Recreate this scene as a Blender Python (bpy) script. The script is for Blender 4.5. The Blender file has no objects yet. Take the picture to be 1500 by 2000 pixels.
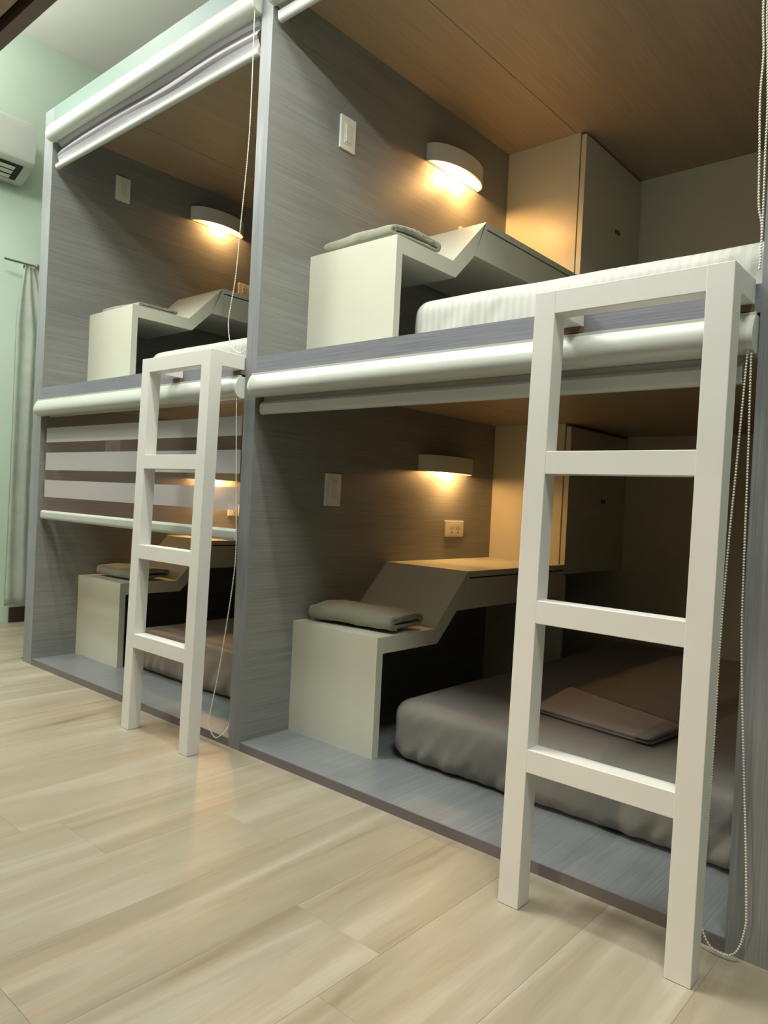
import bpy, bmesh, math, random
from mathutils import Vector, Matrix, noise
random.seed(7)
S = bpy.context.scene
COL = S.collection
R = math.radians

# ------------------------------------------------------------------ camera, world, lights, exposure
def camera():
    yaw, pit, rol, f = R(41.015), R(-.7712), R(2.8137), 1436.06
    fw = Vector((-math.sin(yaw)*math.cos(pit), math.cos(yaw)*math.cos(pit), math.sin(pit)))
    r = Vector((math.cos(yaw), math.sin(yaw), 0)); u = r.cross(fw)
    r2 = r*math.cos(rol)+u*math.sin(rol); u2 = -r*math.sin(rol)+u*math.cos(rol)
    cd = bpy.data.cameras.new('camera'); co = bpy.data.objects.new('camera', cd); COL.objects.link(co)
    m = Matrix((r2, u2, -fw)).transposed().to_4x4(); m.translation = Vector((.4794, -1.4162, .7791))
    co.matrix_world = m
    cd.sensor_fit = 'VERTICAL'; cd.sensor_height = 32; cd.lens = 32*f/2000
    cd.clip_start = .02; cd.clip_end = 60
    S.camera = co
camera()
W = bpy.data.worlds.new('world'); S.world = W; W.use_nodes = True
W.node_tree.nodes['Background'].inputs[0].default_value = (.9, 1, .95, 1)
W.node_tree.nodes['Background'].inputs[1].default_value = .05
S.view_settings.view_transform = 'Standard'; S.view_settings.look = 'None'
S.view_settings.exposure = 0.5; S.view_settings.gamma = 1; S.view_settings.use_curve_mapping = False
COOL = (.98, 1.0, .92)
def area(name, loc, sx, sy, power, color=COOL, rot=(0, 0, 0)):
    l = bpy.data.lights.new(name, 'AREA'); l.shape = 'RECTANGLE'; l.size = sx; l.size_y = sy
    l.energy = power; l.color = color
    o = bpy.data.objects.new(name, l); COL.objects.link(o); o.location = loc; o.rotation_euler = rot
    return o
# LED battens hung over the aisle close to the bunks (their housings are built further down)
area('batten_light', (-.75, -.35, 2.315), 1.2, .05, 12)
area('ceiling_fill_light', (-.75, -.35, 2.37), 1.2, .05, 7, rot=(math.pi, 0, 0))  # added upward fill that brightens the room ceiling
area('batten_light', (-3.15, -.75, 2.675), .9, .05, 15)
area('ceiling_fill_light', (-3.15, -.75, 2.73), .9, .05, 30, rot=(math.pi, 0, 0))  # stronger added uplight, fills the ceiling near the left wall
# square ceiling panels, unseen, added as soft fill for the aisle
area('panel_fill_light', (-1.9, -1.1, 3.235), .6, .6, 28)
area('panel_fill_light', (.6, -1.1, 3.235), .6, .6, 28)
WARM = (1.0, .50, .17)

# ------------------------------------------------------------------ node helpers and materials
def mat(name, col, rough=.5, metal=0, spec=.5):
    m = bpy.data.materials.new(name); m.use_nodes = True
    b = m.node_tree.nodes['Principled BSDF']
    b.inputs['Base Color'].default_value = (*col, 1); b.inputs['Roughness'].default_value = rough
    b.inputs['Metallic'].default_value = metal; b.inputs['Specular IOR Level'].default_value = spec
    return m, m.node_tree, b
def lin(r, g, b):
    f = lambda c: (c/255/12.92) if c/255 <= .04045 else ((c/255+.055)/1.055)**2.4
    return (f(r), f(g), f(b))
def streak(nt, scale, detail=4, rough=.6, coord='Object'):
    tc = nt.nodes.new('ShaderNodeTexCoord'); mp = nt.nodes.new('ShaderNodeMapping')
    mp.inputs['Scale'].default_value = scale
    nz = nt.nodes.new('ShaderNodeTexNoise'); nz.inputs['Scale'].default_value = 1
    nz.inputs['Detail'].default_value = detail; nz.inputs['Roughness'].default_value = rough
    nt.links.new(tc.outputs[coord], mp.inputs[0]); nt.links.new(mp.outputs[0], nz.inputs['Vector'])
    return nz.outputs['Fac'], mp
def ramp(nt, fac, stops):
    r = nt.nodes.new('ShaderNodeValToRGB'); e = r.color_ramp.elements
    e[0].position, e[0].color = stops[0][0], (*stops[0][1], 1)
    e[1].position, e[1].color = stops[-1][0], (*stops[-1][1], 1)
    for p, c in stops[1:-1]:
        n = e.new(p); n.color = (*c, 1)
    nt.links.new(fac, r.inputs[0]); return r.outputs[0]
def bump(nt, b, fac, strength, dist):
    n = nt.nodes.new('ShaderNodeBump'); n.inputs['Strength'].default_value = strength
    n.inputs['Distance'].default_value = dist
    nt.links.new(fac, n.inputs['Height']); nt.links.new(n.outputs[0], b.inputs['Normal'])
def laminate(name, axis, c0, c1, rough=.42):
    """fine-grained laminate with streaks running along one axis"""
    m, nt, b = mat(name, c0, rough)
    sc = [330, 330, 330]; sc['xyz'.index(axis)] = 3.5
    f, _ = streak(nt, sc, 3, .7)
    sc2 = [14, 14, 14]; sc2['xyz'.index(axis)] = 1.2
    f2, _ = streak(nt, sc2, 2)
    mx = nt.nodes.new('ShaderNodeMath'); mx.operation = 'MULTIPLY_ADD'
    nt.links.new(f2, mx.inputs[0]); mx.inputs[1].default_value = .35; nt.links.new(f, mx.inputs[2])
    c = ramp(nt, mx.outputs[0], [(.42, c0), (.9, c1)])
    sc3 = [95, 95, 95]; sc3['xyz'.index(axis)] = .9
    f3, _ = streak(nt, sc3, 4, .75)
    k = ramp(nt, f3, [(.30, (.86, .86, .86)), (.40, (1, 1, 1)), (.62, (1, 1, 1)), (.70, (1.16, 1.16, 1.16))])
    mm = nt.nodes.new('ShaderNodeMix'); mm.data_type = 'RGBA'; mm.blend_type = 'MULTIPLY'; mm.inputs[0].default_value = 1
    nt.links.new(c, mm.inputs[6]); nt.links.new(k, mm.inputs[7]); c = mm.outputs[2]
    nt.links.new(c, b.inputs['Base Color']); bump(nt, b, f, .35, .0006)
    return m
GD, GL = lin(112, 113, 109), lin(142, 143, 138)
M = {}
M['lam_y'] = laminate('grey_laminate_depth_grain', 'y', GD, GL)
M['lam_x'] = laminate('grey_laminate_cross_grain', 'x', lin(104, 105, 112), lin(140, 141, 150))
M['lam_z'] = laminate('grey_laminate_upright_grain', 'z', lin(108, 110, 111), lin(144, 147, 149), .28)
M['lam_base'] = laminate('grey_laminate_base', 'y', lin(108, 112, 115), lin(136, 141, 143), .3)
M['lam_ceil'] = laminate('taupe_laminate', 'y', lin(142, 127, 106), lin(168, 151, 126), .38)
M['edge'] = mat('kerb_edging', lin(112, 104, 104), .45)[0]
def white(name, c, rough=.4, bmp=0):
    m, nt, b = mat(name, c, rough)
    f, _ = streak(nt, (6, 6, 6), 3)
    col = ramp(nt, f, [(.3, tuple(v*.96 for v in c)), (.7, c)])
    nt.links.new(col, b.inputs['Base Color'])
    if bmp:
        f3, _ = streak(nt, (180, 180, 180), 2); bump(nt, b, f3, bmp, .001)
    return m
M['desk'] = white('cream_white_board', lin(208, 208, 190), .38)
M['ladder'] = white('white_paint', lin(224, 222, 216), .35, .06)
M['wall'] = white('mint_wall_paint', lin(200, 218, 202), .75, .1)
M['ceil'] = white('ceiling_paint', lin(214, 212, 206), .8, .1)
M['plastic'] = white('white_plastic', lin(206, 209, 200), .28)
M['ivory'] = white('ivory_plastic', lin(222, 220, 206), .3)
M['alu'] = white('white_aluminium', lin(188, 192, 184), .3)
M['chrome'] = mat('chrome', (.75, .75, .72), .15, 1)[0]
M['dark'] = mat('dark_gap', lin(26, 24, 22), .6)[0]
M['lock'] = mat('lock_metal', lin(96, 92, 70), .35, .8)[0]
M['brown'] = mat('brown_wood_block', lin(120, 94, 76), .6)[0]
M['darkwood'] = mat('dark_brown_baseboard', lin(70, 54, 50), .5)[0]
m, nt, b = mat('polished_fascia', lin(104, 120, 118), .3, .3); M['fascia'] = m
def fabric(name, c, rough=.85, weave=500, bs=.3, sheen=.2):
    m, nt, b = mat(name, c, rough)
    f, _ = streak(nt, (weave, weave, weave), 2)
    f2, _ = streak(nt, (9, 9, 9), 3)
    col = ramp(nt, f2, [(.3, tuple(v*.85 for v in c)), (.7, c)])
    nt.links.new(col, b.inputs['Base Color']); bump(nt, b, f, bs, .002)
    b.inputs['Sheen Weight'].default_value = sheen
    return m
M['sheet_grey'] = fabric('grey_sheet', lin(134, 131, 124), .6)
M['sheet_taupe'] = fabric('taupe_sheet', lin(140, 128, 116), .6)
M['towel'] = fabric('sage_towel', lin(150, 150, 128), .95, 420, .9, .5)
M['blanket'] = fabric('mauve_blanket', lin(176, 164, 158), .95, 600, .8, .4)
M['curtain'] = fabric('curtain_cloth', lin(226, 232, 222), .8)
def striped_sheet():
    m, nt, b = mat('white_stripe_sheet', lin(216, 216, 208), .6)
    tc = nt.nodes.new('ShaderNodeTexCoord'); w = nt.nodes.new('ShaderNodeTexWave')
    w.bands_direction = 'X'; w.inputs['Scale'].default_value = 14; w.inputs['Distortion'].default_value = .15
    nt.links.new(tc.outputs['Object'], w.inputs['Vector'])
    c = ramp(nt, w.outputs['Fac'], [(.4, lin(188, 188, 180)), (.6, lin(196, 196, 188))])
    nt.links.new(c, b.inputs['Base Color'])
    r = nt.nodes.new('ShaderNodeMapRange'); r.inputs[3].default_value = .55; r.inputs[4].default_value = .65
    nt.links.new(w.outputs['Fac'], r.inputs[0]); nt.links.new(r.outputs[0], b.inputs['Roughness'])
    return m
M['sheet_white'] = striped_sheet()
def blind_fabric(name, c, transp, transl):
    m = bpy.data.materials.new(name); m.use_nodes = True; nt = m.node_tree; nt.nodes.clear()
    o = nt.nodes.new('ShaderNodeOutputMaterial'); d = nt.nodes.new('ShaderNodeBsdfDiffuse')
    t = nt.nodes.new('ShaderNodeBsdfTranslucent'); p = nt.nodes.new('ShaderNodeBsdfTransparent')
    f, _ = streak(nt, (90, 90, 900), 2)
    col = ramp(nt, f, [(.3, tuple(v*.92 for v in c)), (.7, c)])
    nt.links.new(col, d.inputs[0]); nt.links.new(col, t.inputs[0])
    m1 = nt.nodes.new('ShaderNodeMixShader'); m1.inputs[0].default_value = transl
    m2 = nt.nodes.new('ShaderNodeMixShader'); m2.inputs[0].default_value = transp
    nt.links.new(d.outputs[0], m1.inputs[1]); nt.links.new(t.outputs[0], m1.inputs[2])
    nt.links.new(m1.outputs[0], m2.inputs[1]); nt.links.new(p.outputs[0], m2.inputs[2])
    nt.links.new(m2.outputs[0], o.inputs[0]); return m
M['opaque'] = blind_fabric('blind_cloth_opaque', lin(208, 206, 208), .10, .3)
M['sheer'] = blind_fabric('blind_cloth_sheer', lin(176, 160, 152), .72, .4)
M['greyband'] = blind_fabric('blind_cloth_layered_sheer', lin(150, 146, 154), .08, .3)
def emit(name, c, s):
    m = bpy.data.materials.new(name); m.use_nodes = True; nt = m.node_tree; nt.nodes.clear()
    o = nt.nodes.new('ShaderNodeOutputMaterial'); e = nt.nodes.new('ShaderNodeEmission')
    e.inputs[0].default_value = (*c, 1); e.inputs[1].default_value = s
    nt.links.new(e.outputs[0], o.inputs[0]); return m
M['bulb'] = emit('warm_bulb', (1, .72, .38), 26)
M['tube'] = emit('led_tube', COOL, 6)
def plank_mat():
    m, nt, b = mat('beige_floor_plank', lin(175, 165, 145), .38)
    tc = nt.nodes.new('ShaderNodeTexCoord'); oi = nt.nodes.new('ShaderNodeObjectInfo')
    ad = nt.nodes.new('ShaderNodeVectorMath'); ad.operation = 'MULTIPLY_ADD'
    cb = nt.nodes.new('ShaderNodeCombineXYZ')
    for i in range(3): nt.links.new(oi.outputs['Random'], cb.inputs[i])
    ad.inputs[1].default_value = (37, 53, 11)
    nt.links.new(cb.outputs[0], ad.inputs[0]); nt.links.new(tc.outputs['Object'], ad.inputs[2])
    def nz(sc, det, rg, dist=0):
        mp = nt.nodes.new('ShaderNodeMapping'); mp.inputs['Scale'].default_value = sc
        n = nt.nodes.new('ShaderNodeTexNoise'); n.inputs['Scale'].default_value = 1
        n.inputs['Detail'].default_value = det; n.inputs['Roughness'].default_value = rg
        n.inputs['Distortion'].default_value = dist
        nt.links.new(ad.outputs[0], mp.inputs[0]); nt.links.new(mp.outputs[0], n.inputs['Vector'])
        return n.outputs['Fac']
    a = nz((10, .8, 1), 4, .52, .9); fine = nz((170, 9, 1), 3, .6); warm = nz((7, 1.3, 1), 2, .5, .8)
    c1 = ramp(nt, a, [(.24, lin(130, 116, 97)), (.38, lin(153, 143, 123)), (.54, lin(162, 153, 135)), (.74, lin(182, 175, 160))])
    c2 = ramp(nt, warm, [(.55, (1, 1, 1)), (.72, (1.0, .92, .85)), (.8, (.84, .73, .64))])
    c3 = ramp(nt, fine, [(.3, (.94, .93, .91)), (.7, (1.02, 1.02, 1.02))])
    c4 = ramp(nt, oi.outputs['Random'], [(0, (.95, .94, .92)), (1, (1.03, 1.03, 1.03))])
    def mul(x, y):
        n = nt.nodes.new('ShaderNodeMix'); n.data_type = 'RGBA'; n.blend_type = 'MULTIPLY'; n.inputs[0].default_value = 1
        nt.links.new(x, n.inputs[6]); nt.links.new(y, n.inputs[7]); return n.outputs[2]
    nt.links.new(mul(mul(mul(c1, c2), c3), c4), b.inputs['Base Color'])
    bump(nt, b, fine, .08, .0005)
    return m
M['plank'] = plank_mat()

# ------------------------------------------------------------------ mesh helpers
def box(bm, x0, x1, y0, y1, z0, z1):
    v = [bm.verts.new(p) for p in ((x0,y0,z0),(x1,y0,z0),(x1,y1,z0),(x0,y1,z0),(x0,y0,z1),(x1,y0,z1),(x1,y1,z1),(x0,y1,z1))]
    for f in ((3,2,1,0),(4,5,6,7),(0,1,5,4),(1,2,6,5),(2,3,7,6),(3,0,4,7)): bm.faces.new([v[i] for i in f])
    return v
def prism(bm, pts, a0, a1, axis='x'):
    """extrude a closed outline; axis x: pts are (y,z); axis z: pts are (x,y)"""
    def P(p, a): return (a, p[0], p[1]) if axis == 'x' else ((p[0], a, p[1]) if axis == 'y' else (p[0], p[1], a))
    A = [bm.verts.new(P(p, a0)) for p in pts]; B = [bm.verts.new(P(p, a1)) for p in pts]
    n = len(pts)
    for i in range(n): bm.faces.new((A[i], A[(i+1) % n], B[(i+1) % n], B[i]))
    bm.faces.new(A[::-1]); bm.faces.new(B)
def link(name, bm, m, parent=None, bevel=0, smooth=False, seg=2, off=None):
    bmesh.ops.recalc_face_normals(bm, faces=bm.faces)
    if bevel:
        es = [e for e in bm.edges if len(e.link_faces) == 2 and e.calc_face_angle(0) > .5]
        bmesh.ops.bevel(bm, geom=es, offset=bevel, segments=seg, affect='EDGES', profile=.5, clamp_overlap=True)
    me = bpy.data.meshes.new(name); bm.to_mesh(me); bm.free()
    me.materials.append(m)
    if smooth:
        for p in me.polygons: p.use_smooth = True
        if smooth != 'all': 
            try: me.set_sharp_from_angle(angle=R(40))
            except Exception: pass
    o = bpy.data.objects.new(name, me); COL.objects.link(o)
    if parent:
        o.parent = parent
        o.location = -off if off else -root_loc(parent)
    return o
def root_loc(p):
    v = Vector(p.location)
    while p.parent: p = p.parent; v += Vector(p.location)
    return v
def part(name, m, parent, *boxes, bevel=0, smooth=False):
    bm = bmesh.new()
    for b in boxes: box(bm, *b)
    return link(name, bm, m, parent, bevel, smooth)
def thing(name, label, cat, loc, group=None):
    o = bpy.data.objects.new(name, None); COL.objects.link(o); o.location = loc
    o.empty_display_size = .05
    o['label'] = label; o['category'] = cat
    if group: o['group'] = group
    return o
def tag(o, label, cat, group=None):
    o['label'] = label; o['category'] = cat
    if group: o['group'] = group
    return o
def struct(o): o['kind'] = 'structure'; return o

# ------------------------------------------------------------------ solved dimensions (metres)
XL0, XL1, XM0, XM1, XR0, XR1 = -2.8201, -2.7403, -1.3436, -1.2907, .1096, .26
ZB, ZC, ZD, ZU, ZT = .0252, 1.1365, 1.2, 2.3236, 2.405
DEPTH = 1.9064
XW, YB, YF, XE, ZH = -3.8, 2.02, -3.3, 2.6, 3.255

# ------------------------------------------------------------------ room shell
fl = struct(part('floor', M['edge'], None, (XW-.1, XE+.1, YF-.1, YB+.1, -.1, -.006)))
pw, pl = .2145, 1.22
base_x = -.751 + .5*pw
cells = {}
known = {-2: -.605, -1: -.30, 2: -.597}     # butt joints read off the photograph
k = math.floor((XW-base_x)/pw)
while base_x + k*pw - .5*pw < XE:
    x0 = -.751 + k*pw; x1 = x0 + pw
    rel = k
    y = known.get(rel, random.uniform(-1.2, 0)); ylim = YB if x1 < XL0 + .1 else .02
    y0 = y - pl*math.ceil((y-YF)/pl)
    while y0 < ylim:
        a, b_ = max(y0, YF), min(y0+pl, ylim)
        xa, xb = max(x0, XW), min(x1, XE)
        if b_-a > .03 and xb-xa > .01:
            bm = bmesh.new(); g = .00012
            box(bm, xa+g, xb-g, a+g, b_-g, -.012, 0)
            link('plank', bm, M['plank'], fl, bevel=.00035, seg=1)
        y0 += pl
    k += 1
struct(part('wall_left', M['wall'], None, (XW-.1, XW, YF, YB+.1, -.1, ZH+.1)))
struct(part('wall_back', M['wall'], None, (XW, XE, YB, YB+.1, -.1, ZH+.1)))
struct(part('wall_front', M['wall'], None, (XW-.1, XE, YF-.1, YF, -.1, ZH+.1)))
struct(part('wall_right', M['wall'], None, (XE, XE+.1, YF-.1, YB+.1, -.1, ZH+.1)))
struct(part('ceiling', M['ceil'], None, (XW, XE, YF, YB, ZH, ZH+.1)))
struct(part('baseboard_left', M['darkwood'], None, (XW, XW+.015, .33, YB, 0, .085), bevel=.002))

# ------------------------------------------------------------------ the built-in bunk frame
bk = thing('capsule_bunk', 'grey wood-grain built-in capsule bunk frame, two pods wide and two high', 'bunk bed', (-1.3, 1, 0))
def divider(x0, x1, edge):
    d = part('side_panel', M['lam_y'], bk, (x0, x1, .004, DEPTH+.02, 0, ZT))
    bm = bmesh.new(); box(bm, x0, x1, 0, .004, 0, ZT)
    link('edge_strip', bm, M['lam_z'], d, off=Vector(d.parent.location)+Vector(d.location) if 0 else Vector((0,0,0)))
    return d
def child_part(name, m, parent, *boxes, bevel=0):
    """sub-part: parent mesh keeps world coordinates in its own mesh, so no offset is needed"""
    bm = bmesh.new()
    for b in boxes: box(bm, *b)
    return link(name, bm, m, parent, bevel, off=Vector((0, 0, 0)))
for x0, x1 in ((XL0, XL1), (XM0, XM1), (XR0, XR1)): divider(x0, x1, 1)
for i, (x0, x1, sx) in enumerate(((XL1, XM0, -2.42), (XM1, XR0, -.97))):
    p = part('base_panel', M['lam_base'], bk, (x0, x1, .004, DEPTH, 0, ZB))
    child_part('edge_strip', M['edge'], p, (x0, x1, 0, .004, 0, ZB))
    p = part('deck_panel', M['lam_base'], bk, (x0, x1, .006, DEPTH, ZC+.012, ZD))
    child_part('edge_strip', M['lam_x'], p, (x0, x1, 0, .006, 1.149, ZD))
    for zc in (ZC, ZU):
        for a, b_ in ((x0, sx-.0012), (sx+.0012, x1)):
            part('ceiling_board', M['lam_ceil'], bk, (a, b_, .05, DEPTH, zc, zc+.012))
part('top_panel', M['lam_y'], bk, (XL1, XM0, .004, DEPTH, ZU+.012, ZT), (XM1, XR0, .004, DEPTH, ZU+.012, ZT))
o = part('fascia', M['fascia'], bk, (XL1, XM0, 0, .004, ZU, ZT), (XM1, XR0, 0, .004, ZU, ZT))
o['label'] = 'glossy pale fascia strip above the top blinds'
for x0, x1 in ((XL1, XM0), (XM1, XR0)):
    for z0, z1 in ((ZB, ZC), (ZD, ZU)):
        o = part('back_panel', M['desk'], bk, (x0, x1, DEPTH, DEPTH+.018, z0, z1))

# ------------------------------------------------------------------ desks
DW, DT, YD0, Y1, Y2, H0, H1, TH, TH2, YC = .3651, .0269, .1983, .4736, .6495, .3565, .5341, .0491, .1284, 1.3372
S0, S1 = .0, -.0578
from math import sqrt
S0 = .018
def desk(x, z, label):
    t = thing('stepped_desk', label, 'desk', (x+DW/2, .75, z), None)
    def pr(name, pts, x0=0, x1=DW):
        bm = bmesh.new(); prism(bm, [(a, b+z) for a, b in pts], x+x0, x+x1); return link(name, bm, M['desk'], t)
    pr('front_panel', [(YD0, 0), (YD0+DT, 0), (YD0+DT, H0), (YD0, H0)])
    pr('low_shelf', [(YD0+DT, H0-TH), (Y1+S0, H0-TH), (Y1, H0), (YD0+DT, H0)])
    pr('sloping_panel', [(Y1+S0, H0-TH), (Y2+S1, H1-TH2), (Y2, H1), (Y1, H0)])
    pr('desk_top', [(Y2+S1+.045, H1-.02), (YC, H1-.02), (YC, H1), (Y2, H1)], 0, DW)
    pr('drawer_case', [(Y2+S1, H1-TH2), (.657, H1-TH2), (.657, H1-.02), (Y2+S1+.045, H1-.02)])
    part('drawer', M['desk'], t, (x+.02, x+DW-.001, .659, YC, z+H1-TH2, z+H1-.0255), bevel=.001)
    part('drawer_gap', M['dark'], t, (x+.02, x+DW-.006, .657, YC, z+H1-.0255, z+H1-.02))
    return t
desk(XM1, ZB, 'stepped cream desk in the lower right pod, beside the grey mattress')
desk(XM1, ZD, 'stepped cream desk in the upper right pod, beside the white mattress')
desk(XL1, ZB, 'stepped cream desk behind the half-lowered blind, lower left pod')
desk(XL1, ZD, 'stepped cream desk in the upper left pod, under the small lit lamp')

# ------------------------------------------------------------------ cabinets
def cabinet(x, z, ztop, label):
    xb, xd0, xd1 = x+.338, x+.3435, x+.3651
    t = thing('locker_cabinet', label, 'cabinet', (x+.18, 1.62, z), None)
    part('body', M['desk'], t, (x, xb, YC, DEPTH, z+.50, ztop), bevel=.0008)
    part('lower_panel', M['desk'], t, (x, xd1, YC, YC+.018, z, z+.49))
    d = part('door', M['desk'], t, (xd0, xd1, YC, DEPTH-.002, z+.495, ztop-.012), bevel=.001)
    zl = z + (.812 if z > 1 else .802)
    bm = bmesh.new()
    for dy in (-.013, .013):
        mt = Matrix.Translation((xd1+.001, 1.667+dy, zl)) @ Matrix.Rotation(R(90), 4, 'Y')
        bmesh.ops.create_cone(bm, cap_ends=True, segments=20, radius1=.011, radius2=.009, depth=.006, matrix=mt)
    box(bm, xd1, xd1+.003, 1.654, 1.68, zl-.005, zl+.005)
    link('lock', bm, M['lock'], d, off=Vector((0, 0, 0)))
cabinet(XM1, ZB, ZC, 'tall white locker cabinet at the back of the lower right pod')
cabinet(XM1, ZD, ZU, 'tall white locker cabinet at the back of the upper right pod')
cabinet(XL1, ZB, ZC, 'white locker cabinet at the back of the lower left pod')
cabinet(XL1, ZD, ZU, 'white locker cabinet at the back of the upper left pod')

# ------------------------------------------------------------------ wall lamps
def lamp(x, y0, y1, z0, z1, label, power, color=WARM):
    yc, ry, rx = (y0+y1)/2, (y1-y0)/2, .082
    t = thing('wall_lamp', label, 'lamp', (x, yc, z0), None)
    n = 28; bm = bmesh.new()
    def arc(f, rxx=None): return [(x + (rx-f)*math.sin(math.pi*i/n), yc - (ry-f)*math.cos(math.pi*i/n)) for i in range(n+1)]
    th = .005; o_, i_ = arc(0), arc(th)
    V = [[bm.verts.new((*p, z)) for p in a] for a, z in ((o_, z0), (o_, z1), (i_, z0), (i_, z1-th))]
    for i in range(n):
        bm.faces.new((V[0][i], V[0][i+1], V[1][i+1], V[1][i]))
        bm.faces.new((V[2][i+1], V[2][i], V[3][i], V[3][i+1]))
        bm.faces.new((V[0][i+1], V[0][i], V[2][i], V[2][i+1]))
    bm.faces.new(V[1]); bm.faces.new(V[3][::-1])
    bmesh.ops.solidify
    link('lamp_shade', bm, M['plastic'], t, smooth=True)
    part('back_plate', M['plastic'], t, (x, x+.004, y0+.01, y1-.01, z0+.001, z1-.004))
    bm = bmesh.new()
    mt = Matrix.Translation((x+.036, yc+.02, z0+.040)) @ Matrix.Diagonal((1, 2.6, .9, 1))
    bmesh.ops.create_uvsphere(bm, u_segments=20, v_segments=12, radius=.014, matrix=mt)
    link('bulb', bm, M['bulb'], t, smooth='all')
    l = bpy.data.lights.new('lamp_light', 'POINT'); l.energy = power; l.color = color; l.shadow_soft_size = .022
    o = bpy.data.objects.new('lamp_light', l); COL.objects.link(o); o.parent = t
    o.location = (.040, .02, .020)
LP = 5.5
lamp(XM1, .763, 1.107, 2.080, 2.146, 'half-round white wall lamp, brightest, on the upper right pod wall', LP*1.6)
lamp(XM1, .806, 1.138, .906, .970, 'half-round wall lamp above the desk in the lower right pod', LP*.68)
lamp(XL1, .698, 1.018, 2.146, 2.213, 'small glowing wall lamp in the upper left pod, beside the cord', LP*.55)
lamp(XL1, .740, 1.060, .850, .915, 'wall lamp glowing through the half-lowered striped blind', LP*1.2)

# ------------------------------------------------------------------ switches and outlets
def switch(x, yc, zc, label):
    t = thing('light_switch', label, 'switch', (x, yc, zc), None)
    w, h = .036, .055
    pl_ = part('plate', M['ivory'], t, (x, x+.008, yc-w, yc+w, zc-h, zc+h), bevel=.002)
    child_part('frame', M['ivory'], pl_, (x+.008, x+.0095, yc-.018, yc+.018, zc-.036, zc+.036), bevel=.0006)
    part('rocker', M['plastic'], t, (x+.0095, x+.0125, yc-.013, yc+.013, zc-.030, zc+.030), bevel=.001)
switch(XM1, .334, 2.003, 'vertical ivory switch on the upper right pod wall')
switch(XM1, .344, .812, 'vertical ivory switch on the lower right pod wall')
switch(XL1, .328, 2.166, 'ivory switch high on the upper left pod wall')
switch(XL1, .334, .955, 'switch dimly seen behind the striped blind')
def outlet(x, y0, y1, z0, z1, label):
    t = thing('wall_outlet', label, 'outlet', (x, (y0+y1)/2, z0), None)
    part('plate', M['ivory'], t, (x, x+.008, y0, y1, z0, z1), bevel=.002)
    yc, zc, w = (y0+y1)/2, (z0+z1)/2, (y1-y0)
    for s in (-1, 1):
        c = yc+s*w*.17
        s_ = part('socket', M['ivory'], t, (x+.008, x+.0095, c-w*.13, c+w*.13, z0+.01, z1-.01), bevel=.0006)
        child_part('slots', M['dark'], s_, (x+.0094, x+.0098, c-.009, c-.006, zc-.005, zc+.009), (x+.0094, x+.0098, c+.006, c+.009, zc-.005, zc+.009), (x+.0094, x+.0098, c-.003, c+.003, zc-.018, zc-.012))
outlet(XM1, .995, 1.120, .651, .716, 'square ivory double outlet above the lower right desk')
outlet(XM1, .992, 1.117, 1.838, 1.903, 'outlet almost hidden behind the upper right desk, below the bright lamp')
outlet(XL1, 1.008, 1.133, 1.850, 1.912, 'warm-lit outlet above the upper left desk')
outlet(XL1, 1.008, 1.133, .665, .727, 'warm-lit outlet behind the lowered striped blind')

# ------------------------------------------------------------------ mattresses
def rbox(x0, x1, y0, y1, z0, z1, r, nx, ny, nz, disp=None):
    bm = bmesh.new()
    def face(f, na, nb):
        g = [[bm.verts.new(f(i/na, j/nb)) for j in range(nb+1)] for i in range(na+1)]
        for i in range(na):
            for j in range(nb): bm.faces.new((g[i][j], g[i+1][j], g[i+1][j+1], g[i][j+1]))
    X = lambda t: x0+(x1-x0)*t
    Y = lambda t: y0+(y1-y0)*t
    Z = lambda t: z0+(z1-z0)*t
    e = lambda t: .5-.5*math.copysign(abs(math.cos(math.pi*t))**.8, math.cos(math.pi*t)) 
    for z in (0, 1): face(lambda a, b, z=z: (X(e(a)), Y(e(b)), Z(z)), nx, ny)
    for y in (0, 1): face(lambda a, b, y=y: (X(e(a)), Y(y), Z(e(b))), nx, nz)
    for x in (0, 1): face(lambda a, b, x=x: (X(x), Y(e(a)), Z(e(b))), ny, nz)
    bmesh.ops.remove_doubles(bm, verts=bm.verts, dist=1e-5)
    rv, rh = r
    for v in bm.verts:
        p = v.co
        q = Vector((min(max(p.x, x0+rh), x1-rh), min(max(p.y, y0+rh), y1-rh), p.z))
        d = Vector((p.x-q.x, p.y-q.y, 0))       # round the plan corners
        if d.length > 1e-9:
            m_ = max(abs(d.x), abs(d.y)); d = d.normalized()*m_
        p2 = q+d
        # round the horizontal edges
        zz = min(max(p2.z, z0+rv), z1-rv); dz = p2.z-zz
        edge = rh - (m_ if (d.length > 1e-9) else 0) if d.length > 1e-9 else rh
        if edge < rv and abs(dz) > 1e-9:
            h = rv-edge; mm = max(h, abs(dz)); n = Vector((h, abs(dz))).normalized()*mm
            dirn = d.normalized(); p2 = q+dirn*(rh-rv+n.x); p2.z = zz+math.copysign(n.y, dz)
        v.co = p2
    if disp:
        for v in bm.verts: v.co += disp(v.co)
    return bm
def mattress(x0, x1, y0, z0, z1, m, label, seed, amp=1.0):
    def d(p):
        q = p*5+Vector((seed, 0, 0)); s = noise.noise(q)*.004*amp
        low = max(0, 1-(p.z-z0)/(z1-z0)); k = max(0, 1-abs(p.y-y0)/.05)
        w = noise.noise(Vector((p.x*26+seed+low*3, 0, p.z*9)))*.012*k*(.25+low)*amp
        w2 = noise.noise(Vector((p.x*60+seed+p.z*30, 3, p.z*10)))*.006*k*amp*max(0, low-.2)
        return Vector((0, w+w2, s if p.z > z0+.02 else 0))
    bm = rbox(x0, x1, y0, DEPTH-.03, z0, z1, (.045, .06), 150, 60, 16, d)
    o = link('mattress', bm, m, None, smooth='all')
    tag(o, label, 'mattress'); return o
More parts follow.
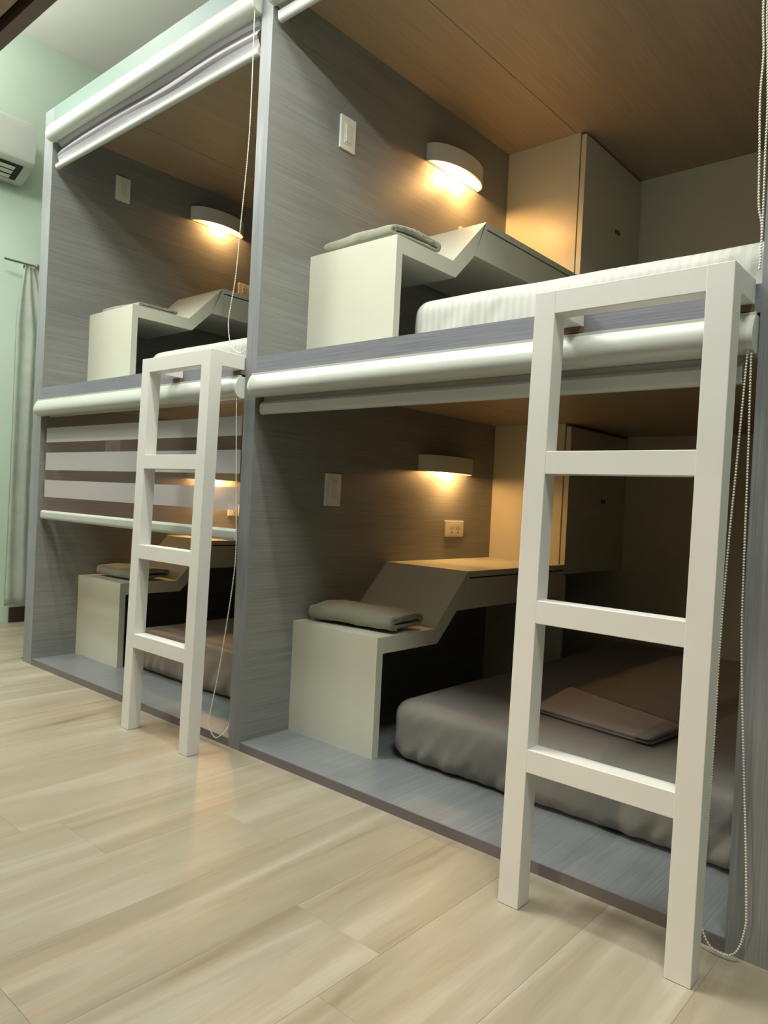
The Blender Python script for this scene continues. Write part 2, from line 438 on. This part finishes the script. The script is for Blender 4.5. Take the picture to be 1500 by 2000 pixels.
mattress(-.912, XR0-.012, .247, ZB+.001, .197, M['sheet_grey'], 'thick grey mattress in the lower right pod, carrying the folded blanket', 3)
mattress(-.924, XR0-.012, .262, ZD+.001, 1.379, M['sheet_white'], 'white striped mattress in the upper right pod behind the ladder top', 9, .7)
mattress(XL1+.385, XM0-.012, .247, ZB+.001, .197, M['sheet_taupe'], 'brownish mattress in the lower left pod, partly warm-lit', 17)
mattress(XL1+.385, XM0-.012, .262, ZD+.001, 1.366, M['sheet_white'], 'white mattress in the upper left pod, just showing over the ladder', 23, .7)

# ------------------------------------------------------------------ folded towels
def ribbon(path, th):
    L, Rr = [], []
    for i, p in enumerate(path):
        a = path[max(i-1, 0)]; b_ = path[min(i+1, len(path)-1)]
        t = Vector((b_[0]-a[0], b_[1]-a[1])).normalized(); n = Vector((-t.y, t.x))*th/2
        L.append((p[0]+n.x, p[1]+n.y)); Rr.append((p[0]-n.x, p[1]-n.y))
    return L, Rr
def towel(x0, x1, yc, z0, w, h, layers, label, rz=0, seed=1, m='towel'):
    """flat-rolled towel: a flattened spiral of cloth, extruded along x"""
    th = h/(2*layers)*.96; path = []
    N = 40
    for i in range(layers*N+1):
        a = 2*math.pi*i/N; f = (i/(layers*N))
        ry = th*.45+(h/2-th/2-th*.45)*f; flat = w/2-h/2-(layers-1-f*layers)*.004
        y = ry*math.cos(a)+flat*(1 if math.cos(a) > 0 else -1)*min(1, abs(math.cos(a))*1.6)
        path.append((y, h/2+ry*math.sin(a)))
    path = path[:len(path)-N//3]
    L, Rr = ribbon(path, th*.80)
    bm = bmesh.new(); nx = 26; loop = L+Rr[::-1]
    rows = []
    for k in range(nx+1):
        t = k/nx; x = x0+(x1-x0)*t; sx = 1-.06*(abs(2*t-1)**6)
        row = []
        for (y, z) in loop:
            nn = noise.noise(Vector((x*9+seed, y*9, z*9)))
            n2 = noise.noise(Vector((x*28+seed, y*24, z*30)))
            zz = max(z*(1+nn*.16)*sx+n2*.0025, .0005)
            ex = (noise.noise(Vector((seed, y*30, z*60)))*.006 if k in (0, nx) else 0)
            row.append(bm.verts.new((x+ex, yc+y*(1+nn*.05)+n2*.003, z0+zz)))
        rows.append(row)
    n = len(loop)
    for k in range(nx):
        for i in range(n): bm.faces.new((rows[k][i], rows[k][(i+1) % n], rows[k+1][(i+1) % n], rows[k+1][i]))
    half = len(L)
    for r_ in (rows[0], rows[-1]):
        for i in range(half-1): bm.faces.new((r_[i], r_[i+1], r_[n-2-i], r_[n-1-i]))
    if rz: bmesh.ops.rotate(bm, cent=((x0+x1)/2, yc, z0), matrix=Matrix.Rotation(rz, 3, 'Z'), verts=bm.verts)
    return tag(link('folded_towel', bm, M[m], None, smooth='all'), label, 'towel')
T = ZB+H0
towel(XM1+.02, XM1+.345, .345, T+.001, .20, .066, 2, 'rolled sage towel with spiral end on the lower right desk', R(6), 1)
towel(XM1+.045, XM1+.345, .325, ZD+H0+.001, .235, .056, 2, 'flat sage towel on the upper right desk, by the tall front panel', R(-3), 5)
towel(XL1+.05, XL1+.335, .335, ZD+H0+.001, .20, .034, 2, 'flat sage towel on the upper left desk', R(2), 9)
towel(XL1+.05, XL1+.33, .36, T+.001, .20, .058, 2, 'warm-lit folded towel on the lower left desk behind the ladder', R(4), 13)

# folded blanket lying on the lower right mattress
bm = bmesh.new()
c = [(-.536, .477), (-.190, .440), (-.205, .650), (-.614, .797)]
c = [(-.560, .470), (-.200, .428), (-.176, .640), (-.610, .800)]
def quad(u, v):
    a = Vector(c[0]).lerp(Vector(c[1]), u); b_ = Vector(c[3]).lerp(Vector(c[2]), u); return a.lerp(b_, v)
for li in range(2):
    z0 = .1985+li*.0085; n1, n2 = 24, 14; top, bot = [], []
    for i in range(n1+1):
        for j in range(n2+1):
            u, v = i/n1, j/n2; p = quad(u*(1-.01*li), v)
            e = min(u, 1-u, v, 1-v); rr = min(1, e*14)
            w = noise.noise(Vector((p.x*9, p.y*9, li)))*.0012
            top.append(bm.verts.new((p.x, p.y, z0+.0042+.0040*math.sqrt(rr)+w)))
            bot.append(bm.verts.new((p.x, p.y, z0+.0042-.0040*math.sqrt(rr)+w)))
    I = lambda i, j: i*(n2+1)+j
    for i in range(n1):
        for j in range(n2):
            bm.faces.new([top[q] for q in (I(i, j), I(i+1, j), I(i+1, j+1), I(i, j+1))])
            bm.faces.new([bot[q] for q in (I(i, j+1), I(i+1, j+1), I(i+1, j), I(i, j))])
    ring = [(i, 0) for i in range(n1)]+[(n1, j) for j in range(n2)]+[(i, n2) for i in range(n1, 0, -1)]+[(0, j) for j in range(n2, 0, -1)]
    for a in range(len(ring)):
        p, q = I(*ring[a]), I(*ring[(a+1) % len(ring)])
        bm.faces.new((top[p], bot[p], bot[q], top[q]))
tag(link('folded_blanket', bm, M['blanket'], None, smooth='all'), 'thin folded mauve-grey blanket lying on the grey mattress', 'blanket')

# ------------------------------------------------------------------ blinds
def rail_profile(y, z0, z1, d):
    h = z1-z0; pts = []
    for i in range(9):
        a = math.pi + math.pi*i/8
        pts.append((y+d/2*math.cos(a), z0+d*.5+d*.5*math.sin(a)))
    pts += [(y+d/2, z1-.008), (y+.004, z1), (y-.004, z1), (y-d/2, z1-.008)]
    return pts
def chain_mesh(t, pts, rad):
    cr = []
    P = [Vector(p) for p in pts]
    for i in range(len(P)-1):
        p0, p1, p2, p3 = P[max(i-1, 0)], P[i], P[i+1], P[min(i+2, len(P)-1)]
        for s in range(24):
            u = s/24
            cr.append(.5*((2*p1)+(p2-p0)*u+(2*p0-5*p1+4*p2-p3)*u*u+(-p0+3*p1-3*p2+p3)*u**3))
    cr.append(P[-1])
    tpl = bmesh.new(); bmesh.ops.create_icosphere(tpl, subdivisions=1, radius=rad)
    vs = [v.co.copy() for v in tpl.verts]; fs = [[v.index for v in f.verts] for f in tpl.faces]; tpl.free()
    VV, FF = [], []
    step = rad*2.25; acc = 0; last = cr[0]; centres = [cr[0]]
    for q in cr[1:]:
        d = (q-last).length
        while acc+d >= step:
            tt = (step-acc)/d; last = last.lerp(q, tt); centres.append(last.copy()); d = (q-last).length; acc = 0
        acc += d; last = q
    for c_ in centres:
        b0 = len(VV); VV += [tuple(v+c_) for v in vs]; FF += [[i+b0 for i in f] for f in fs]
    # cord between beads
    ns = 5
    for i, c_ in enumerate(centres):
        nx_ = centres[min(i+1, len(centres)-1)]; pv = centres[max(i-1, 0)]
        tg = (nx_-pv).normalized(); a = tg.cross(Vector((0, 1, 0))); a = a.normalized() if a.length > .01 else Vector((1, 0, 0)); b_ = tg.cross(a)
        b0 = len(VV)
        for k_ in range(ns):
            an = 2*math.pi*k_/ns; VV.append(tuple(c_+(a*math.cos(an)+b_*math.sin(an))*rad*.35))
        if i:
            for k_ in range(ns): FF.append([b0-ns+k_, b0-ns+(k_+1) % ns, b0+(k_+1) % ns, b0+k_])
    me = bpy.data.meshes.new('bead_chain'); me.from_pydata(VV, [], FF); me.materials.append(M['ivory'])
    for p in me.polygons: p.use_smooth = True
    o = bpy.data.objects.new('bead_chain', me); COL.objects.link(o); o.parent = t; o.location = -Vector(t.location)
    return o
def blind(x0, x1, zt, zrail, label, bands, chain, wavy=0, hc=.070, y_front=-.022):
    """cassette top at zt, bottom rail from zrail[0] to zrail[1]; bands = [(z1,z0,kind),...]"""
    t = thing('zebra_blind', label, 'blind', ((x0+x1)/2, .0, zrail[0]), None)
    # cassette: D-shaped front, flat top with a small lip
    zb = zt-hc; pts = [(.040, zt-.004), (y_front+.010, zt-.004), (y_front+.010, zt), (y_front+.004, zt), (y_front+.004, zt-.006)]
    for i in range(9):
        a = math.pi/2*i/8
        pts.append((y_front-.012*math.sin(a*1.0), zt-.010-(hc-.036)*i/8))
    for i in range(1, 8):
        a = math.pi/2*i/7
        pts.append((y_front-.012+.026*(1-math.cos(a)), zb+.026*(1-math.sin(a))))
    pts += [(.004, zb), (.004, zb+.006), (.034, zb+.006), (.040, zb)]
    bm = bmesh.new(); prism(bm, pts, x0+.012, x1-.012); link('cassette', bm, M['alu'], t, smooth=True)
    for a, b_ in ((x0+.002, x0+.012), (x1-.012, x1-.002)):
        bm = bmesh.new(); prism(bm, [(p[0]*1.04-.0004, p[1]) for p in pts], a, b_); link('end_cap', bm, M['plastic'], t, smooth=True)
    xa, xb = x0+.016, x1-.030
    for k_, (z1, z0, kind) in enumerate(bands):
        bm = bmesh.new(); n, nz = (60, 8) if wavy else (2, 1); g = []
        for i in range(n+1):
            x = xa+(xb-xa)*i/n; col = []
            for j in range(nz+1):
                z = z1+(z0-z1)*j/nz; z += (.005*math.sin(x*5+1)+.003*math.sin(x*11))*math.sin(math.pi*min(1, max(0, (z-2.165)/.097))) if wavy else 0; f = (zt-z)/max(zt-zrail[1], .01)
                wv = wavy*math.sin(math.pi*min(1, f))*(.5+.5*math.sin(x*3.1+1)+.4*math.sin(x*7)+.8*math.sin(z*95)) if wavy else 0
                col.append((bm.verts.new((x, .020-wv, z)), bm.verts.new((x, .0206-wv, z))))
            g.append(col)
        for i in range(n):
            for j in range(nz):
                bm.faces.new((g[i][j][0], g[i+1][j][0], g[i+1][j+1][0], g[i][j+1][0]))
        link('sheer_band' if kind == 's' else 'opaque_band', bm, M[{'o': 'opaque', 's': 'sheer', 'g': 'greyband'}[kind]], t, smooth=True)
    bm = bmesh.new(); prism(bm, rail_profile(.020, zrail[0], zrail[1], .022), xa, xb); link('bottom_rail', bm, M['alu'], t, smooth=True)
    for a, b_ in ((xa-.003, xa), (xb, xb+.003)):
        bm = bmesh.new(); prism(bm, rail_profile(.020, zrail[0]-.0005, zrail[1]+.0005, .0235), a, b_); link('rail_cap', bm, M['plastic'], t, smooth=True)
    for ch in chain: chain_mesh(t, ch, .0023)
    return t
V3 = lambda pts, y: [(a, y if not isinstance(y, list) else y[i], b_) for i, (a, b_) in enumerate(pts)]
ZL = [(1.07, 1.027, 's'), (1.027, .965, 'o'), (.965, .921, 's'), (.921, .846, 'o'), (.846, .803, 's'), (.803, .730, 'o'), (.730, .668, 's')]
blind(XL1, XM0, 1.146, (.634, .672), 'half-lowered striped blind in front of the lower left pod', ZL,
      [V3([(-1.354, 1.08), (-1.335, .80), (-1.322, .62), (-1.332, .492), (-1.3758, .248), (-1.414, .085), (-1.412, .045), (-1.384, .024), (-1.360, .033), (-1.350, .05), (-1.349, .09), (-1.349, .30), (-1.349, .62), (-1.349, 1.08)], [-.022]*9+[-.008, .006, .012, .014, .014, .014, .014])])
blind(XM1, XR0, 1.146, (1.026, 1.064), 'rolled-up blind above the lower right pod, behind the big ladder', [(1.078, 1.058, 'o')],
      [V3([(.098, 1.075), (.0905, .883), (.0829, .70), (.079, .54), (.0781, .377), (.075, .18), (.0735, .06), (.077, .035), (.0900, .014), (.1105, .0082), (.127, .014), (.139, .034), (.146, .07), (.1464, .098), (.1396, .2125), (.1295, .3446), (.120, .478), (.113, .613), (.1085, .883), (.104, 1.075)], -.022)])
blind(XL1, XM0, 2.322, (2.142, 2.168), 'slightly lowered crumpled blind at the top of the upper left pod', [(2.262, 2.238, 'o'), (2.238, 2.226, 'g'), (2.226, 2.206, 'o'), (2.206, 2.192, 'g'), (2.192, 2.165, 'o')],
      [V3([(-1.352, 2.25), (-1.349, 2.0), (-1.3537, 1.82), (-1.3741, 1.591), (-1.386, 1.45), (-1.408, 1.345), (-1.411, 1.30), (-1.396, 1.245), (-1.372, 1.222), (-1.355, 1.216), (-1.349, 1.235), (-1.349, 1.30), (-1.349, 1.6), (-1.349, 2.0), (-1.349, 2.25)], [-.022]*9+[-.012, .003, .010, .012, .012, .012])], wavy=.012)
blind(XM1, XR0, 2.322, (2.208, 2.246), 'rolled-up blind at the top of the upper right pod', [(2.262, 2.24, 'o')],
      [V3([(.094, 2.25), (.0935, 1.9), (.0922, 1.695), (.0970, 1.60), (.0955, 1.524), (.0995, 1.424), (.1030, 1.334), (.1095, 1.296), (.1112, 1.242), (.1100, 1.2195)], -.022),
       V3([(.0985, 2.25), (.099, 1.9), (.099, 1.69), (.1035, 1.60), (.1085, 1.50), (.1090, 1.42), (.1110, 1.30), (.1100, 1.2195)], -.022)])

# ------------------------------------------------------------------ ladders
RW, RD, ZLT, RH = .0449, .0428, 1.2078, .0447
def ladder(x0, x1, yb, yt, label):
    t = thing('bunk_ladder', label, 'ladder', ((x0+x1)/2, yb, 0), None)
    yy = lambda z: yb+(yt-yb)*z/ZLT
    def slab(name, xa, xb, z0, z1, d=RD):
        bm = bmesh.new(); i_ = 0 if name == 'side_rail' else .0004; v = box(bm, xa, xb, i_, d-i_, z0, z1)
        for q in v: q.co.y += yy(q.co.z)
        return link(name, bm, M['ladder'], t, bevel=.0012)
    slab('side_rail', x0, x0+RW, .0005, ZLT); slab('side_rail', x1-RW, x1, .0005, ZLT)
    slab('top_rail', x0+RW-.006, x1-RW+.006, ZLT-.0457, ZLT-.0002)
    for z in (.8936, .6025, .3128): slab('rung', x0+RW-.006, x1-RW+.006, z-RH, z)
    for xa in (x0, x1-RW):
        h = part('hook_arm', M['ladder'], t, (xa, xa+RW, yt+RD-.002, -.0005, ZLT-.0457, ZLT-.0002), bevel=.002)
        o = child_part('wood_block', M['brown'], h, (xa+.001, xa+RW-.001, -.012, -.0005, ZLT-.058, ZLT-.0457))
        o['label'] = 'brown packing block under the hook'
ladder(-.2719, .1005, -.1527, -.1262, 'large white ladder in front of the right pods')
ladder(-1.7224, -1.3473, -.147, -.1267, 'white ladder in front of the striped blind, left pods')

# ------------------------------------------------------------------ air conditioner on the left wall
ac = thing('air_conditioner', 'white wall-mounted air conditioner, cut by the left edge of the photo', 'air conditioner', (XW, -.1, 2.42))
prof = [(0, 2.42), (.065, 2.415), (.195, 2.468), (.212, 2.49), (.218, 2.54), (.21, 2.66), (.195, 2.70), (.17, 2.715), (0, 2.72)]
bm = bmesh.new(); prism(bm, [(XW+a, b_) for a, b_ in prof], -.52, .285, axis='y'); link('housing', bm, M['plastic'], ac, bevel=.006, smooth=True)
bm = bmesh.new(); prism(bm, [(XW+a, b_) for a, b_ in ((.080, 2.4185), (.188, 2.4625), (.188, 2.468), (.080, 2.430))], -.48, .235, axis='y')
link('outlet_opening', bm, M['dark'], ac)
for a in (.088, .120, .150):
    zz = 2.4185+(a-.080)*.4074
    bm = bmesh.new(); prism(bm, [(XW+a, zz-.004), (XW+a+.022, zz+.0045), (XW+a+.022, zz+.0065), (XW+a, zz-.001)], -.47, .20, axis='y')
    link('louver', bm, M['ivory'], ac)

# ------------------------------------------------------------------ curtain at the left wall
ct = thing('curtain', 'gathered pale curtain hanging from a chrome rod on the left wall', 'curtain', (XW+.08, .4, .1))
bm = bmesh.new(); g = []; n, mz = 90, 40
for j in range(mz+1):
    v = j/mz; z = .105+(1.985-.105)*v
    wid = .33 if v < .8 else .33-.24*((v-.8)/.2)**1.2
    cy = .44 - .085*max(0, (v-.8)/.2)
    row = []
    for i in range(n+1):
        u = i/n; a = u*2*math.pi
        y = cy-wid/2+wid*u
        f = .012*math.sin(u*4.5*2*math.pi+.6*math.sin(v*3))*(1 if v < .9 else .5)
        x = XW+.075+f+.012*noise.noise(Vector((u*3, v*2, 1)))
        row.append(bm.verts.new((x, y, z+.006*math.sin(u*9))))
    g.append(row)
for j in range(mz):
    for i in range(n): bm.faces.new((g[j][i], g[j][i+1], g[j+1][i+1], g[j+1][i]))
r_ = bmesh.ops.solidify(bm, geom=bm.faces[:], thickness=.004)
link('cloth', bm, M['curtain'], ct, smooth='all')
bm = bmesh.new()
bmesh.ops.create_cone(bm, cap_ends=True, segments=16, radius1=.007, radius2=.007, depth=.17, matrix=Matrix.Translation((XW+.075, .285, 1.992)) @ Matrix.Rotation(R(90), 4, 'X'))
rod = link('curtain_rod', bm, M['chrome'], ct, smooth=True)
bm = bmesh.new()
bmesh.ops.create_cone(bm, cap_ends=True, segments=20, radius1=.016, radius2=.016, depth=.012, matrix=Matrix.Translation((XW+.075, .375, 1.992)) @ Matrix.Rotation(R(90), 4, 'X'))
bmesh.ops.create_cone(bm, cap_ends=True, segments=16, radius1=.007, radius2=.007, depth=.075, matrix=Matrix.Translation((XW+.0375, .352, 1.992)) @ Matrix.Rotation(R(90), 4, 'Y'))
bmesh.ops.create_cone(bm, cap_ends=True, segments=20, radius1=.024, radius2=.024, depth=.008, matrix=Matrix.Translation((XW+.004, .352, 1.992)) @ Matrix.Rotation(R(90), 4, 'Y'))
link('bracket', bm, M['chrome'], ct, smooth=True)

# ------------------------------------------------------------------ the opposite bunk, from whose lower pod the picture is taken
ob = thing('opposite_bunk', 'brown-grey header edge of the opposite bunk, top left corner of the photo', 'bunk bed', (-.6, -2.1, 0))
part('deck_panel', M['lam_ceil'], ob, (-2.74, 1.4, -3.1, -1.1835, 1.15, 1.20))
part('header_strip', M['edge'], ob, (-2.74, 1.4, -1.1755, -1.1645, 1.15, 1.20))
part('header_gap', M['dark'], ob, (-2.74, 1.4, -1.1835, -1.1755, 1.17, 1.20))
for xa in (-2.80, -.45, 1.4): part('side_panel', M['lam_y'], ob, (xa, xa+.06, -3.1, -1.165, 0, 1.15), (xa, xa+.06, -3.1, -1.165, 1.2, 2.4))
part('back_panel', M['desk'], ob, (-2.74, 1.4, -3.1, -3.08, 0, 1.15), (-2.74, 1.4, -3.1, -3.08, 1.2, 2.38))
part('top_panel', M['lam_y'], ob, (-2.80, 1.46, -3.1, -1.165, 2.38, 2.42))
part('bounce_blind', M['opaque'], ob, (-2.73, -.46, -1.19, -1.188, 1.25, 2.37), (-.38, 1.39, -1.19, -1.188, 1.25, 2.37))  # unseen white blinds, added to bounce light back onto the ladders

# unseen fill lamps added in the opposite row's lower pods, behind the photographer
lamp(-.39, -2.05, -1.71, .93, .996, 'added fill lamp in the pod behind the photographer', 24, (1, .80, .58))
lamp(-2.74, -1.95, -1.61, .93, .996, 'added fill lamp in the opposite row, lower left pod', 16, (1, .80, .58))

# ------------------------------------------------------------------ light housings (above the frame)
def batten(xc, y, z, w, label):
    t = thing('batten_lamp', label, 'lamp', (xc, y, z))
    part('housing', M['alu'], t, (xc-w/2-.02, xc+w/2+.02, y-.03, y+.03, z+.005, z+.045), bevel=.004)
    for s in (-1, 1): part('hanger', M['chrome'], t, (xc+s*w*.4-.003, xc+s*w*.4+.003, y-.003, y+.003, z+.045, ZH))
    part('diffuser', M['tube'], t, (xc-w/2, xc+w/2, y-.024, y+.024, z+.001, z+.005))
batten(-.75, -.35, 2.32, 1.2, 'hanging tube light above the right pods')
batten(-3.15, -.75, 2.68, .9, 'hanging tube light near the left wall')
for xc in (-1.9, .6):  # housings of the added fill panels, out of view
    t = thing('ceiling_fill_panel', 'added square fill panel on the ceiling nearest the left wall' if xc < 0 else 'added square fill panel on the ceiling over the right end of the aisle', 'lamp', (xc, -1.1, ZH), 'added ceiling fill panels')
    part('frame', M['alu'], t, (xc-.32, xc+.32, -1.42, -.78, ZH-.012, ZH))
    part('diffuser', M['tube'], t, (xc-.3, xc+.3, -1.4, -.8, ZH-.014, ZH-.012))
